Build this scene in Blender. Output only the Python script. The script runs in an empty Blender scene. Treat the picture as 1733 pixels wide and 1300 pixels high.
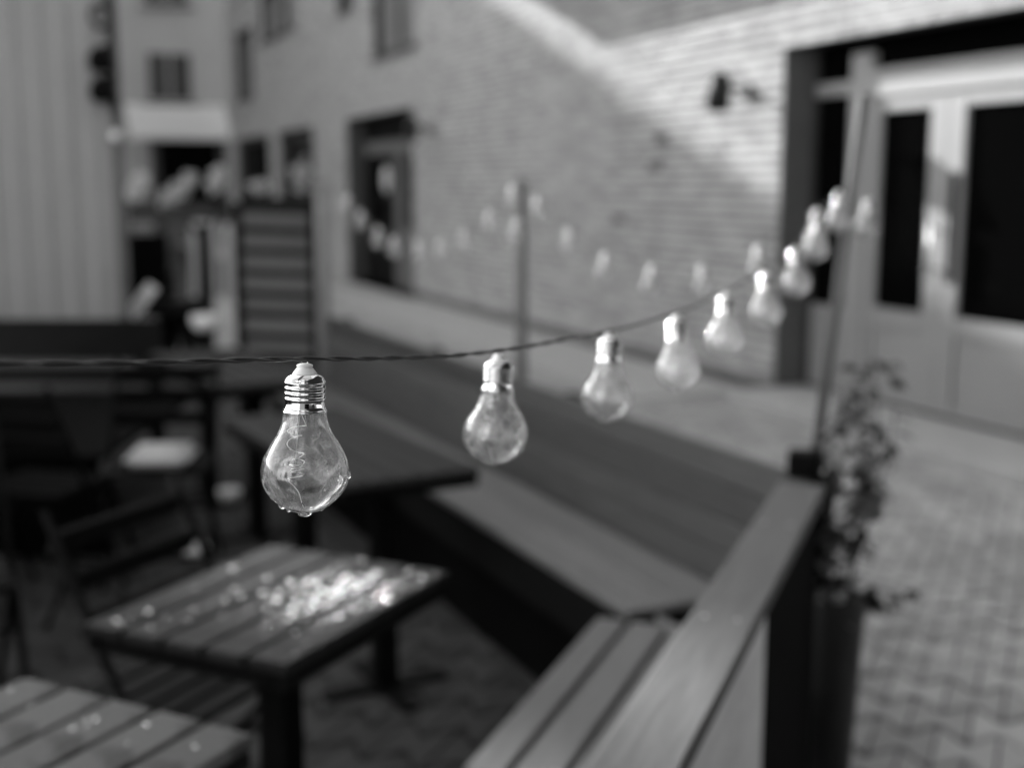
import bpy, bmesh, math, random
from mathutils import Vector, Matrix
import numpy as np
R = math.radians
scene = bpy.context.scene
COL = scene.collection
rnd = random.Random(7)

# ------------------------------------------------------------------ camera
CAM_H = 1.55
PITCH = R(9.2)
FPX = 2100.0                       # focal length in pixels of a 1733 px wide frame
cam = bpy.data.cameras.new('camera')
cam_o = bpy.data.objects.new('camera', cam); COL.objects.link(cam_o)
cam_o.location = (0, 0, CAM_H)
cam_o.rotation_euler = (R(90) - PITCH, 0, 0)
cam.sensor_width = 36; cam.sensor_fit = 'HORIZONTAL'
cam.lens = 36 * FPX / 1733
cam.clip_start = 0.02; cam.clip_end = 3000
cam.dof.use_dof = True
cam.dof.focus_distance = 0.802
cam.dof.aperture_fstop = 3.55
scene.camera = cam_o

# ------------------------------------------------------------------ sky and sun
SUN_HEAD, SUN_EL = R(-38), R(19.8)
world = bpy.data.worlds.new('World'); scene.world = world; world.use_nodes = True
wt = world.node_tree
sky = wt.nodes.new('ShaderNodeTexSky'); sky.sky_type = 'NISHITA'; sky.sun_disc = False
sky.sun_elevation = SUN_EL; sky.sun_rotation = SUN_HEAD
sky.air_density = 1.0; sky.dust_density = 2.0
bw = wt.nodes.new('ShaderNodeRGBToBW')              # black-and-white photograph
wt.links.new(sky.outputs[0], bw.inputs[0])
wt.links.new(bw.outputs[0], wt.nodes['Background'].inputs[0])
wt.nodes['Background'].inputs[1].default_value = 0.11
sun = bpy.data.lights.new('sun', 'SUN'); sun.energy = 2.5; sun.angle = R(0.7)
sun_o = bpy.data.objects.new('sun', sun); COL.objects.link(sun_o)
to_sun = Vector((math.sin(SUN_HEAD)*math.cos(SUN_EL), math.cos(SUN_HEAD)*math.cos(SUN_EL), math.sin(SUN_EL)))
sun_o.rotation_euler = to_sun.to_track_quat('Z', 'Y').to_euler()
sun_o.location = to_sun * 60

vs = scene.view_settings
vs.view_transform = 'Standard'; vs.look = 'None'; vs.gamma = 1.0; vs.use_curve_mapping = False
vs.exposure = 2.25
scene.cycles.use_denoising = True
scene.cycles.use_adaptive_sampling = False
scene.cycles.max_bounces = 14; scene.cycles.transmission_bounces = 12; scene.cycles.glossy_bounces = 6
scene.cycles.sample_clamp_indirect = 6.0
scene.cycles.blur_glossy = 0.3

# ------------------------------------------------------------------ materials (all grey: the photograph is black and white)
def mat(name, v, rough=0.6, var=0.25, scale=6.0, stretch=(1, 1, 1), metal=0.0, bump=0.0, bscale=60.0,
        piece=0.0, spots=0.0, spec=0.5, coat=0.0, rvar=0.0):
    m = bpy.data.materials.new(name); m.use_nodes = True
    nt = m.node_tree; N = nt.nodes; L = nt.links
    b = N['Principled BSDF']
    b.inputs['Roughness'].default_value = rough
    b.inputs['Metallic'].default_value = metal
    b.inputs['Specular IOR Level'].default_value = spec
    b.inputs['Coat Weight'].default_value = coat
    b.inputs['Coat Roughness'].default_value = 0.12
    tc = N.new('ShaderNodeTexCoord')
    oi = N.new('ShaderNodeObjectInfo')
    geo = N.new('ShaderNodeNewGeometry')
    off = N.new('ShaderNodeVectorMath'); off.operation = 'MULTIPLY_ADD'
    rv = N.new('ShaderNodeMath'); rv.operation = 'ADD'
    L.new(oi.outputs['Random'], rv.inputs[0]); L.new(geo.outputs['Random Per Island'], rv.inputs[1])
    fr = N.new('ShaderNodeMath'); fr.operation = 'FRACT'; L.new(rv.outputs[0], fr.inputs[0])
    cmb = N.new('ShaderNodeCombineXYZ')
    for i in range(3): L.new(rv.outputs[0], cmb.inputs[i])
    L.new(cmb.outputs[0], off.inputs[0]); off.inputs[1].default_value = (7.3, 3.1, 5.7)
    mp = N.new('ShaderNodeVectorMath'); mp.operation = 'MULTIPLY'
    L.new(tc.outputs['Object'], mp.inputs[0]); mp.inputs[1].default_value = stretch
    L.new(mp.outputs[0], off.inputs[2])
    nz = N.new('ShaderNodeTexNoise'); nz.inputs['Scale'].default_value = scale
    nz.inputs['Detail'].default_value = 5; nz.inputs['Roughness'].default_value = 0.62
    L.new(off.outputs[0], nz.inputs['Vector'])
    mr = N.new('ShaderNodeMapRange'); L.new(nz.outputs[0], mr.inputs[0])
    mr.inputs[1].default_value = 0.25; mr.inputs[2].default_value = 0.75
    mr.inputs[3].default_value = v*(1-var); mr.inputs[4].default_value = v*(1+var)
    out = mr.outputs[0]
    if piece:
        pr = N.new('ShaderNodeMapRange'); L.new(fr.outputs[0], pr.inputs[0])
        pr.inputs[3].default_value = 1-piece; pr.inputs[4].default_value = 1+piece
        mu = N.new('ShaderNodeMath'); mu.operation = 'MULTIPLY'
        L.new(out, mu.inputs[0]); L.new(pr.outputs[0], mu.inputs[1]); out = mu.outputs[0]
    if spots:                                    # stains with a shape of their own
        n2 = N.new('ShaderNodeTexNoise'); n2.inputs['Scale'].default_value = scale*2.2; n2.inputs['Detail'].default_value = 2
        L.new(tc.outputs['Object'], n2.inputs['Vector'])
        r2 = N.new('ShaderNodeMapRange'); L.new(n2.outputs[0], r2.inputs[0])
        r2.inputs[1].default_value = 0.56; r2.inputs[2].default_value = 0.68
        r2.inputs[3].default_value = 1.0; r2.inputs[4].default_value = 1-spots
        mu = N.new('ShaderNodeMath'); mu.operation = 'MULTIPLY'
        L.new(out, mu.inputs[0]); L.new(r2.outputs[0], mu.inputs[1]); out = mu.outputs[0]
    cc = N.new('ShaderNodeCombineColor')
    for i in range(3): L.new(out, cc.inputs[i])
    L.new(cc.outputs[0], b.inputs['Base Color'])
    if rvar:
        rr = N.new('ShaderNodeMapRange'); L.new(nz.outputs[0], rr.inputs[0])
        rr.inputs[1].default_value = 0.3; rr.inputs[2].default_value = 0.7
        rr.inputs[3].default_value = max(0.02, rough-rvar); rr.inputs[4].default_value = min(1, rough+rvar)
        L.new(rr.outputs[0], b.inputs['Roughness'])
    if bump:
        n3 = N.new('ShaderNodeTexNoise'); n3.inputs['Scale'].default_value = bscale; n3.inputs['Detail'].default_value = 4
        L.new(off.outputs[0], n3.inputs['Vector'])
        bp = N.new('ShaderNodeBump'); bp.inputs['Strength'].default_value = bump; bp.inputs['Distance'].default_value = 0.004
        L.new(n3.outputs[0], bp.inputs['Height']); L.new(bp.outputs[0], b.inputs['Normal'])
    return m

GRAIN = (1.2, 16, 16)
M = dict(
    brick=mat('brick', 0.40, 0.85, 0.12, 9, piece=0.2, bump=0.4, spec=0.2),
    mortar=mat('mortar', 0.1, 0.9, 0.12, 8),
    paver=mat('paver', 0.36, 0.8, 0.12, 9, spec=0.08, piece=0.17, bump=0.4, bscale=120, rvar=0.12),
    shaded_paver=mat('shaded_paver', 0.062, 0.8, 0.2, 20, spec=0.06, piece=0.22, bump=0.4, bscale=120, rvar=0.12),  # same paving darkened: terrace shade put into the colour
    joint=mat('paver_joint', 0.01, 0.95, 0.3, 3, bump=0.3),
    concrete=mat('concrete', 0.38, 0.8, 0.12, 5, bump=0.2),
    seat_wood=mat('seat_wood', 0.155, 0.6, 0.22, 5, GRAIN, spec=0.06, bump=0.25, piece=0.08, rvar=0.12),
    cap_wood=mat('cap_wood', 0.14, 0.6, 0.24, 5, GRAIN, spec=0.06, bump=0.25, rvar=0.15),
    face_wood=mat('face_wood', 0.85, 0.55, 0.14, 4, GRAIN, bump=0.2, piece=0.05),
    fence_wood=mat('fence_wood', 0.085, 0.65, 0.25, 4, GRAIN, bump=0.25, piece=0.22, spec=0.1),
    slat_wood=mat('slat_wood', 0.115, 0.65, 0.2, 4, GRAIN, piece=0.35),
    dark_wood=mat('dark_wood', 0.014, 0.7, 0.25, 4, GRAIN, spec=0.03, bump=0.2, piece=0.12),
    table_wood=mat('table_wood', 0.02, 0.5, 0.3, 5, GRAIN, spec=0.05, bump=0.3, piece=0.15, spots=0.5, rvar=0.15),
    near_wood=mat('near_table_wood', 0.088, 0.5, 0.3, 5, GRAIN, spec=0.06, bump=0.3, piece=0.12, spots=0.55, rvar=0.15),
    long_wood=mat('long_table_wood', 0.032, 0.7, 0.25, 4, GRAIN, spec=0.03, bump=0.2, piece=0.1, rvar=0.1),
    black=mat('black_metal', 0.005, 0.6, 0.3, 10, spec=0.04),
    black_board=mat('black_board', 0.005, 0.85, 0.3, 3, spec=0.03),
    iron=mat('dark_iron', 0.025, 0.6, 0.3, 10, spec=0.15),
    pole=mat('pole_wood', 0.11, 0.6, 0.2, 4, (16, 16, 1.2), bump=0.2),
    post=mat('post_wood', 0.2, 0.6, 0.2, 4, (16, 16, 1.2), bump=0.2),
    door=mat('door_paint', 0.275, 0.4, 0.05, 2),
    frame=mat('dark_frame', 0.022, 0.5, 0.15, 4),
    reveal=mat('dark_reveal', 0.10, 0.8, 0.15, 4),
    pane=mat('dark_glass', 0.002, 0.03, 0.1, 2, spec=0.03),
    dim_pane=mat('dim_pane', 0.05, 0.2, 0.5, 3, (8, 8, 0.6), spec=0.2),
    curtain=mat('curtained_glass', 0.16, 0.35, 0.35, 5, (6, 6, 0.5)),
    chrome=mat('chrome', 0.85, 0.12, 0.03, 4, metal=1.0),
    steel=mat('steel', 0.5, 0.48, 0.1, 8, metal=1.0),
    shed=mat('shed_paint', 0.28, 0.5, 0.05, 2),
    plaster=mat('plaster', 0.36, 0.85, 0.07, 1.5),
    white=mat('white_paint', 0.78, 0.5, 0.04, 3),
    canvas=mat('white_canvas', 0.92, 0.8, 0.02, 3),
    pale=mat('pale_cloth', 0.62, 0.8, 0.1, 8),
    bloom=mat('pale_bloom', 0.8, 0.7, 0.15, 20),
    leaf=mat('leaf', 0.06, 0.4, 0.5, 10, piece=0.8),
    far_leaf=mat('far_leaf', 0.05, 0.6, 0.5, 10, piece=0.4),
    stem=mat('stem', 0.06, 0.7, 0.2, 20),
    pot=mat('dark_pot', 0.03, 0.55, 0.2, 6),
    soil=mat('soil', 0.008, 0.95, 0.4, 30),
    cable=mat('cable_rubber', 0.01, 0.42, 0.2, 20),
    insulator=mat('white_insulator', 0.8, 0.4, 0.03, 10),
    copper=mat('bright_wire', 0.85, 0.3, 0.05, 10, metal=0.6),
    house=mat('house_render', 0.3, 0.85, 0.1, 1.5),
    roof=mat('roof', 0.12, 0.8, 0.2, 3),
)

def glass_mat(name, ior, haze, hscale, rough):
    m = bpy.data.materials.new(name); m.use_nodes = True
    nt = m.node_tree; N = nt.nodes; L = nt.links
    b = N['Principled BSDF']; out = N['Material Output']
    b.inputs['Base Color'].default_value = (0.97, 0.97, 0.97, 1)
    b.inputs['Transmission Weight'].default_value = 1.0
    b.inputs['IOR'].default_value = ior
    b.inputs['Roughness'].default_value = rough
    if haze:                                     # dried rain marks and scuffs on the plastic, raised to brighten the bulbs
        tc = N.new('ShaderNodeTexCoord')
        nz = N.new('ShaderNodeTexNoise'); nz.inputs['Scale'].default_value = hscale; nz.inputs['Detail'].default_value = 6
        nz.inputs['Roughness'].default_value = 0.7; nz.inputs['Distortion'].default_value = 0.8
        L.new(tc.outputs['Object'], nz.inputs['Vector'])
        mr = N.new('ShaderNodeMapRange'); L.new(nz.outputs[0], mr.inputs[0])
        mr.inputs[1].default_value = 0.47; mr.inputs[2].default_value = 0.72
        mr.inputs[3].default_value = haze*0.08; mr.inputs[4].default_value = haze
        df = N.new('ShaderNodeBsdfDiffuse'); df.inputs[0].default_value = (0.8, 0.8, 0.8, 1)
        tl = N.new('ShaderNodeBsdfTranslucent'); tl.inputs[0].default_value = (0.8, 0.8, 0.8, 1)
        mx = N.new('ShaderNodeMixShader'); mx.inputs[0].default_value = 0.5
        L.new(df.outputs[0], mx.inputs[1]); L.new(tl.outputs[0], mx.inputs[2])
        m2 = N.new('ShaderNodeMixShader')
        L.new(mr.outputs[0], m2.inputs[0]); L.new(b.outputs[0], m2.inputs[1]); L.new(mx.outputs[0], m2.inputs[2])
        L.new(m2.outputs[0], out.inputs['Surface'])
    return m
M['glass'] = glass_mat('bulb_plastic', 1.56, 0.5, 85, 0.010)
M['brightened_glass'] = glass_mat('brightened_plastic', 1.55, 0.62, 85, 0.02)  # stronger haze puts extra brightness into the blurred bulbs
M['water'] = glass_mat('water', 1.33, 0, 1, 0.0)
M['wet'] = mat('mirror_drop', 0.95, 0.10, 0.02, 4, metal=1.0)  # table glints put into the drops: mirror metal instead of water

# ------------------------------------------------------------------ builders
def link(name, me, m=None, parent=None, loc=(0, 0, 0), rot=(0, 0, 0), kind=None):
    o = bpy.data.objects.new(name, me); COL.objects.link(o)
    if me is not None and m is not None and not me.materials: me.materials.append(M[m])
    o.parent = parent; o.location = loc; o.rotation_euler = rot
    if kind: o['kind'] = kind
    return o
def thing(name, label, cat, loc=(0, 0, 0), rz=0.0, group=None):
    o = link(name, None, loc=loc, rot=(0, 0, rz)); o['label'] = label; o['category'] = cat
    if group: o['group'] = group
    return o
def tag(o, label, cat, group=None):
    o['label'] = label; o['category'] = cat
    if group: o['group'] = group
    return o
def heading(deg):                 # rotation that lays local +X along a compass-like heading (0 = +Y, + = right)
    return R(90 - deg)
def to_mesh(bm, name, smooth=False):
    bm.normal_update()
    me = bpy.data.meshes.new(name); bm.to_mesh(me); bm.free()
    if smooth: me.polygons.foreach_set('use_smooth', [True]*len(me.polygons))
    return me
_cache = {}
def cbox(sx, sy, sz, b, m):
    k = (round(sx, 4), round(sy, 4), round(sz, 4), b, m)
    if k not in _cache:
        bm = bmesh.new(); bmesh.ops.create_cube(bm, size=1)
        bmesh.ops.scale(bm, vec=(sx, sy, sz), verts=bm.verts)
        if b: bmesh.ops.bevel(bm, geom=list(bm.edges), offset=b, segments=1, affect='EDGES')
        me = to_mesh(bm, 'block'); me.materials.append(M[m]); _cache[k] = me
    return _cache[k]
def box(name, x0, x1, y0, y1, z0, z1, m, parent=None, b=0.003, rot=(0, 0, 0), kind=None):
    return link(name, cbox(x1-x0, y1-y0, z1-z0, b, m), None, parent, ((x0+x1)/2, (y0+y1)/2, (z0+z1)/2), rot, kind)
def add_box(bm, x0, x1, y0, y1, z0, z1):
    v = [bm.verts.new(p) for p in ((x0,y0,z0),(x1,y0,z0),(x1,y1,z0),(x0,y1,z0),(x0,y0,z1),(x1,y0,z1),(x1,y1,z1),(x0,y1,z1))]
    for f in ((0,3,2,1),(4,5,6,7),(0,1,5,4),(1,2,6,5),(2,3,7,6),(3,0,4,7)): bm.faces.new([v[i] for i in f])
def add_tube(bm, pts, rad, n=8, cap=True):
    pts = [Vector(p) for p in pts]
    rads = rad if isinstance(rad, (list, tuple)) else [rad]*len(pts)
    t = (pts[1]-pts[0]).normalized()
    u = t.orthogonal().normalized(); rings = []
    for i, p in enumerate(pts):
        a = pts[max(i-1, 0)]; c = pts[min(i+1, len(pts)-1)]
        t = (c-a).normalized(); u = (u - t*u.dot(t)).normalized(); w = t.cross(u)
        rings.append([bm.verts.new(p + (u*math.cos(2*math.pi*k/n) + w*math.sin(2*math.pi*k/n))*rads[i]) for k in range(n)])
    for a, c in zip(rings, rings[1:]):
        for k in range(n): bm.faces.new((a[k], a[(k+1) % n], c[(k+1) % n], c[k]))
    if cap: bm.faces.new(rings[0][::-1]); bm.faces.new(rings[-1])
def tube(name, pts, rad, m, parent=None, n=8, loc=(0, 0, 0)):
    bm = bmesh.new(); add_tube(bm, pts, rad, n)
    return link(name, to_mesh(bm, name, True), m, parent, loc)
def add_lathe(bm, prof, n=32):    # prof: (r, z) top to bottom
    rings = []
    for r, z in prof:
        if r < 1e-6: rings.append([bm.verts.new((0, 0, z))])
        else: rings.append([bm.verts.new((r*math.cos(2*math.pi*k/n), r*math.sin(2*math.pi*k/n), z)) for k in range(n)])
    for a, c in zip(rings, rings[1:]):
        for k in range(n):
            j = (k+1) % n
            if len(a) == 1 and len(c) > 1: bm.faces.new((a[0], c[k], c[j]))
            elif len(c) == 1 and len(a) > 1: bm.faces.new((a[k], c[0], a[j]))
            elif len(a) > 1: bm.faces.new((a[k], c[k], c[j], a[j]))
def lathe(name, prof, m, parent=None, n=32, loc=(0, 0, 0), rot=(0, 0, 0)):
    bm = bmesh.new(); add_lathe(bm, prof, n)
    return link(name, to_mesh(bm, name, True), m, parent, loc, rot)
def proj(x, y, z):                # pixel in the 1733 px wide frame, used only to pick which pieces show largest
    dz = z-CAM_H
    d = y*math.cos(PITCH)-dz*math.sin(PITCH); v = y*math.sin(PITCH)+dz*math.cos(PITCH)
    if d < 0.1: return None
    return 866.5+FPX*x/d, 650-FPX*v/d, d
def in_view(x, y, z, mrg=0):
    p = proj(x, y, z)
    return p is not None and -mrg < p[0] < 1733+mrg and -mrg < p[1] < 1300+mrg

# ------------------------------------------------------------------ ground with interlocking pavers
bm = bmesh.new()
v = [bm.verts.new(p) for p in ((-900, -900, 0), (900, -900, 0), (900, 900, 0), (-900, 900, 0))]; bm.faces.new(v)
ground = link('ground', to_mesh(bm, 'ground'), 'joint'); ground['kind'] = 'structure'

PL, PP, PA = 0.165, 0.19, 0.036       # paver length, column pitch, tooth depth
def paver_outline(j=0.0135):
    vs_ = [-.5, -.45, -.05, .05, .45, .5]; s_ = [1, 1, -1, -1, 1, 1]
    right = [(PP/2 + PA*s - j, t*(PL-.007)) for t, s in zip(vs_, s_)]
    return right + [(-x, y) for x, y in right[::-1]]
out2 = paver_outline()
def add_paver(bm, cx, cy, h, ca=1, sa=0, dz=0.0):
    ins = 0.007; lo, mid, hi = [], [], []
    for x, y in out2:
        fx, fy = x - math.copysign(ins, x), y - math.copysign(.001 if abs(y) > .08 else 0, y)
        lo.append(bm.verts.new((cx+ca*x-sa*y, cy+sa*x+ca*y, 0.001)))
        mid.append(bm.verts.new((cx+ca*x-sa*y, cy+sa*x+ca*y, h-.006+dz)))
        hi.append(bm.verts.new((cx+ca*fx-sa*fy, cy+sa*fx+ca*fy, h+dz)))
    n = len(lo)
    for k in range(n):
        j = (k+1) % n
        bm.faces.new((lo[k], lo[j], mid[j], mid[k])); bm.faces.new((mid[k], mid[j], hi[j], hi[k]))
    bm.faces.new(hi)
PH = 0.014
bm = bmesh.new(); add_paver(bm, 0, 0, PH); bmesh.ops.recalc_face_normals(bm, faces=bm.faces); paver_me = to_mesh(bm, 'paver')
shaded_me = paver_me.copy(); paver_me.materials.append(M['paver']); shaded_me.materials.append(M['shaded_paver'])
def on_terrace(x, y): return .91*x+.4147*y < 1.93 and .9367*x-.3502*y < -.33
pang = R(66); pca, psa = math.cos(pang), math.sin(pang)   # courses run across the heading +24
spots = []
for i in range(-40, 110):
    for k in range(-70, 70):
        lx, ly = i*PP, (k + 0.5*(i % 2))*PL
        x, y = lx*pca - ly*psa, lx*psa + ly*pca
        if y < 0.8 or y > 17 or x < -4.5 or x > 4.6: continue
        s = (x-1.774)*-.3746 + (y-9.1)*.9272            # stop at the brick wall
        if ((x-1.774) - s*-.3746)*-.9272 + ((y-9.1) - s*.9272)*-.3746 < 0.14: continue
        if in_view(x, y, 0, 260): spots.append((x, y))
def paver_rank(p):
    x, y = p; q = proj(x, y, 0)
    vis = in_view(x, y, 0) and ((q[0] > 1440 and q[1] > 800) or (480 < q[0] < 900 and q[1] > 1120) or (q[0] < 420 and 1000 < q[1] < 1200))
    return (0 if vis else 1, q[2])
spots.sort(key=paver_rank)
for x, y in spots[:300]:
    link('paver', shaded_me if on_terrace(x, y) else paver_me, None, ground, (x, y, rnd.uniform(-.002, .002)), (rnd.uniform(-.02, .02), rnd.uniform(-.02, .02), pang))
for inside, nm, m_ in ((False, 'paver_field', 'paver'), (True, 'terrace_paver_field', 'shaded_paver')):
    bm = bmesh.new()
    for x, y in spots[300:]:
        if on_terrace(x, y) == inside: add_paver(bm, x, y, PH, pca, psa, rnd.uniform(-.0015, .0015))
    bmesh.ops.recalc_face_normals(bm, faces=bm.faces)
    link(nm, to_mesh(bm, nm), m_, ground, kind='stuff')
# pale slab strip along the foot of the brick wall
strip = thing('slab_strip', 'pale strip of concrete slabs along the foot of the brick wall', 'paving', (1.774, 9.1, 0), heading(-22))
for k in range(-16, 34):
    if -0.28 > k*.8+.4 > -4.0: continue
    box('slab', k*.8+.006, k*.8+.794, .10 if k > 9 else .02, 1.0, .001, .03 + rnd.uniform(-.002, .002), 'concrete', strip)

# ------------------------------------------------------------------ brick building along the right
# local frame: +X runs along the wall away from the camera, +Y stands out from the wall face
bld = thing('brick_building', 'long pale brick building with a glazed double door filling the right side', 'building', (1.774, 9.1, 0), heading(-22))
BH = 5.6; S0, S1 = -6.0, 22.7
OPEN = [(-3.55, -.285, 0.0, 2.5), (8.27, 11.73, 0.0, 2.55), (14.0, 16.93, 1.1, 2.53), (17.94, 21.8, 1.1, 2.53),
        (8.05, 10.1, 3.32, 4.75), (19.4, 21.6, 3.4, 4.85), (15.2, 18.5, 4.36, 5.3), (11.1, 12.15, 4.2, 4.9)]
# mortar backing: cells between openings, their face 7 mm behind the brick faces
xs = sorted({S0, S1} | {o[0] for o in OPEN} | {o[1] for o in OPEN}); zs = sorted({0.0, BH} | {o[2] for o in OPEN} | {o[3] for o in OPEN})
bm = bmesh.new()
def hole(x, z): return any(a < x < b and c < z < d for a, b, c, d in OPEN)
for x0, x1 in zip(xs, xs[1:]):
    for z0, z1 in zip(zs, zs[1:]):
        if hole((x0+x1)/2, (z0+z1)/2): continue
        f = [bm.verts.new(p) for p in ((x0, -.012, z0), (x0, -.012, z1), (x1, -.012, z1), (x1, -.012, z0))]; bm.faces.new(f)
        g = [bm.verts.new(p) for p in ((x0, -.4, z0), (x1, -.4, z0), (x1, -.4, z1), (x0, -.4, z1))]; bm.faces.new(g)
for a, b, c, d in OPEN:           # reveals of the openings
    for q in (((a,-.012,c),(a,-.4,c),(a,-.4,d),(a,-.012,d)), ((b,-.012,c),(b,-.012,d),(b,-.4,d),(b,-.4,c)),
              ((a,-.012,d),(a,-.4,d),(b,-.4,d),(b,-.012,d)), ((a,-.012,c),(b,-.012,c),(b,-.4,c),(a,-.4,c))):
        bm.faces.new([bm.verts.new(p) for p in q])
for q in (((S0,-.012,0),(S0,-.4,0),(S0,-.4,BH),(S0,-.012,BH)), ((S1,-.012,0),(S1,-.012,BH),(S1,-.4,BH),(S1,-.4,0)), ((S0,-.012,BH),(S0,-.4,BH),(S1,-.4,BH),(S1,-.012,BH))):
    bm.faces.new([bm.verts.new(p) for p in q])
wall = link('wall', to_mesh(bm, 'wall'), 'mortar', bld)
# bricks
BW, BHH, JT = 0.2085, 0.061, 0.014
bricks = []
row = 0
z = 0.006
VENTS = [(1.44, 1.89), (1.53, 1.65), (2.17, 1.21)]
while z < BH-.07:
    x = S0 + (0 if row % 2 else -(BW+JT)/2)
    while x < S1:
        segs = [(max(x, S0), min(x+BW, S1))]
        for a, b, c, d in OPEN:
            if z+BHH*.5 > c and z+BHH*.5 < d:
                ns = []
                for p, q in segs:
                    if q <= a or p >= b: ns.append((p, q)); continue
                    if p < a-.012: ns.append((p, a-.002))
                    if q > b+.012: ns.append((b+.002, q))
                segs = ns
        for p, q in segs:
            if q-p > .02 and not any(p < vx < q and z-.01 < vz < z+BHH for vx, vz in VENTS): bricks.append((p, q, z))
        x += BW+JT
    z += BHH+JT; row += 1
wm = bld.matrix_basis
def wpt(s, o, z_): return Matrix.Translation((1.774, 9.1, 0)) @ Matrix.Rotation(heading(-22), 4, 'Z') @ Vector((s, o, z_))
def brick_rank(b):
    p = wpt((b[0]+b[1])/2, 0, b[2]); q = proj(*p)
    if q is None: return (2, 0)
    hid = not in_view(*p, -20)
    return (1 if hid or q[1] > 330 else 0, q[2])
bricks.sort(key=brick_rank)
for p, q, z in bricks[:300]:
    link('brick', cbox(round(q-p, 3), .03, BHH, .003, 'brick'), None, wall, ((p+q)/2, -.015+rnd.uniform(-.0012, .0012), z+BHH/2))
bm = bmesh.new()
for p, q, z in bricks[300:]:
    y1 = rnd.uniform(-.0012, .0012); z1 = z+BHH
    f = [bm.verts.new(c) for c in ((p,y1,z),(q,y1,z),(q,y1,z1),(p,y1,z1),(p,-.02,z),(q,-.02,z),(q,-.02,z1),(p,-.02,z1))]
    for ids in ((3,2,1,0),(0,1,5,4),(1,2,6,5),(2,3,7,6),(3,0,4,7)): bm.faces.new([f[i] for i in ids])
bmesh.ops.recalc_face_normals(bm, faces=bm.faces)
link('brickwork', to_mesh(bm, 'brickwork'), 'brick', wall, kind='stuff')
for i, (vx, vz) in enumerate(VENTS):
    box('air_brick', vx-.09 if i == 0 else vx-.05, vx+.09 if i == 0 else vx+.05, -.04, -.012, vz-.035, vz+.035, 'black', wall)
box('plinth', -.283, 8.26, -.02, .012, .001, .13, 'reveal', bld, .003)
# roof slab and canopy slab over the door side (its shade lies on the wall)
box('upper_storeys', S0, S1, -9.0, -.003, BH+.002, 13.0, 'brick', bld, 0.0)
box('roof', S0, S1, -9.0, .25, 13.002, 13.25, 'roof', bld, 0.01)
box('side_wall', S1-.3, S1, -9.0, -.402, 0, BH, 'brick', bld, 0.0)
canopy = box('canopy', S0, 5.1, -.005, .75, 3.73, 3.9, 'concrete', bld, 0.01)
# dark lining of the recess
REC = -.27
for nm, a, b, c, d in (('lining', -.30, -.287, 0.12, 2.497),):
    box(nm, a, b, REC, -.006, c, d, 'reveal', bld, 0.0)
# double door set in the recess: built on plane y = REC
door = link('door_set', None, parent=bld)
def dbox(nm, s0, s1, z0, z1, y0, y1, m, par=door, b=.004): return box(nm, s0, s1, REC+y0, REC+y1, z0, z1, m, par, b)
dbox('back_panel', -3.55, -.285, 0.1, 2.5, -.06, -.045, 'black_board', b=0)
dbox('frame', -.34, -.302, .10, 2.49, -.04, .03, 'frame')              # dark side jamb
dbox('mullion', -.96, -.745, .10, 2.40, -.04, .045, 'door')
dbox('transom', -.743, -.342, 2.14, 2.23, -.04, .035, 'door')
dbox('transom', -3.5, -.962, 2.10, 2.28, -.04, .05, 'door')
dbox('pane', -.743, -.342, .72, 2.138, -.03, -.005, 'pane', b=0)
dbox('panel', -.743, -.342, .12, .70, -.03, .01, 'door')
dbox('pane', -.743, -.342, 2.232, 2.49, -.03, -.005, 'pane', b=0)
dbox('pane', -3.5, -.962, 2.282, 2.49, -.03, -.005, 'pane', b=0)
def leaf(s0, s1, ga, gb):
    lf = link('door_leaf', None, parent=door)
    dbox('stile', s0, ga, .13, 2.095, -.03, .03, 'door', lf)
    dbox('stile', gb, s1, .13, 2.095, -.03, .03, 'door', lf)
    dbox('rail', ga+.001, gb-.001, 2.01, 2.094, -.029, .029, 'door', lf)
    dbox('rail', ga+.001, gb-.001, .62, .74, -.029, .029, 'door', lf)
    dbox('rail', ga+.001, gb-.001, .131, .19, -.029, .029, 'door', lf)
    dbox('lower_panel', ga+.001, gb-.001, .192, .618, -.02, .012, 'door', lf)
    dbox('pane', ga+.001, gb-.001, .742, 2.008, -.015, .0, 'pane', lf, 0)
    return lf
l1 = leaf(-1.68, -.964, -1.53, -1.05)
l2 = leaf(-3.4, -1.684, -3.2, -1.83)
dbox('backplate', -1.80, -1.735, .95, 1.62, .031, .042, 'black', l2)
bm = bmesh.new(); add_tube(bm, [(0, 0, -.17), (0, .0, .17)], .013, 12); add_tube(bm, [(0, 0, -.12), (0, -.06, -.12)], .011, 8); add_tube(bm, [(0, 0, .12), (0, -.06, .12)], .011, 8)
link('handle', to_mesh(bm, 'handle', True), 'steel', l2, (-1.655, REC+.095, 1.15))
box('door_step', -3.55, -.285, REC-.02, .38, .001, .10, 'concrete', bld, .008)
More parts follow.
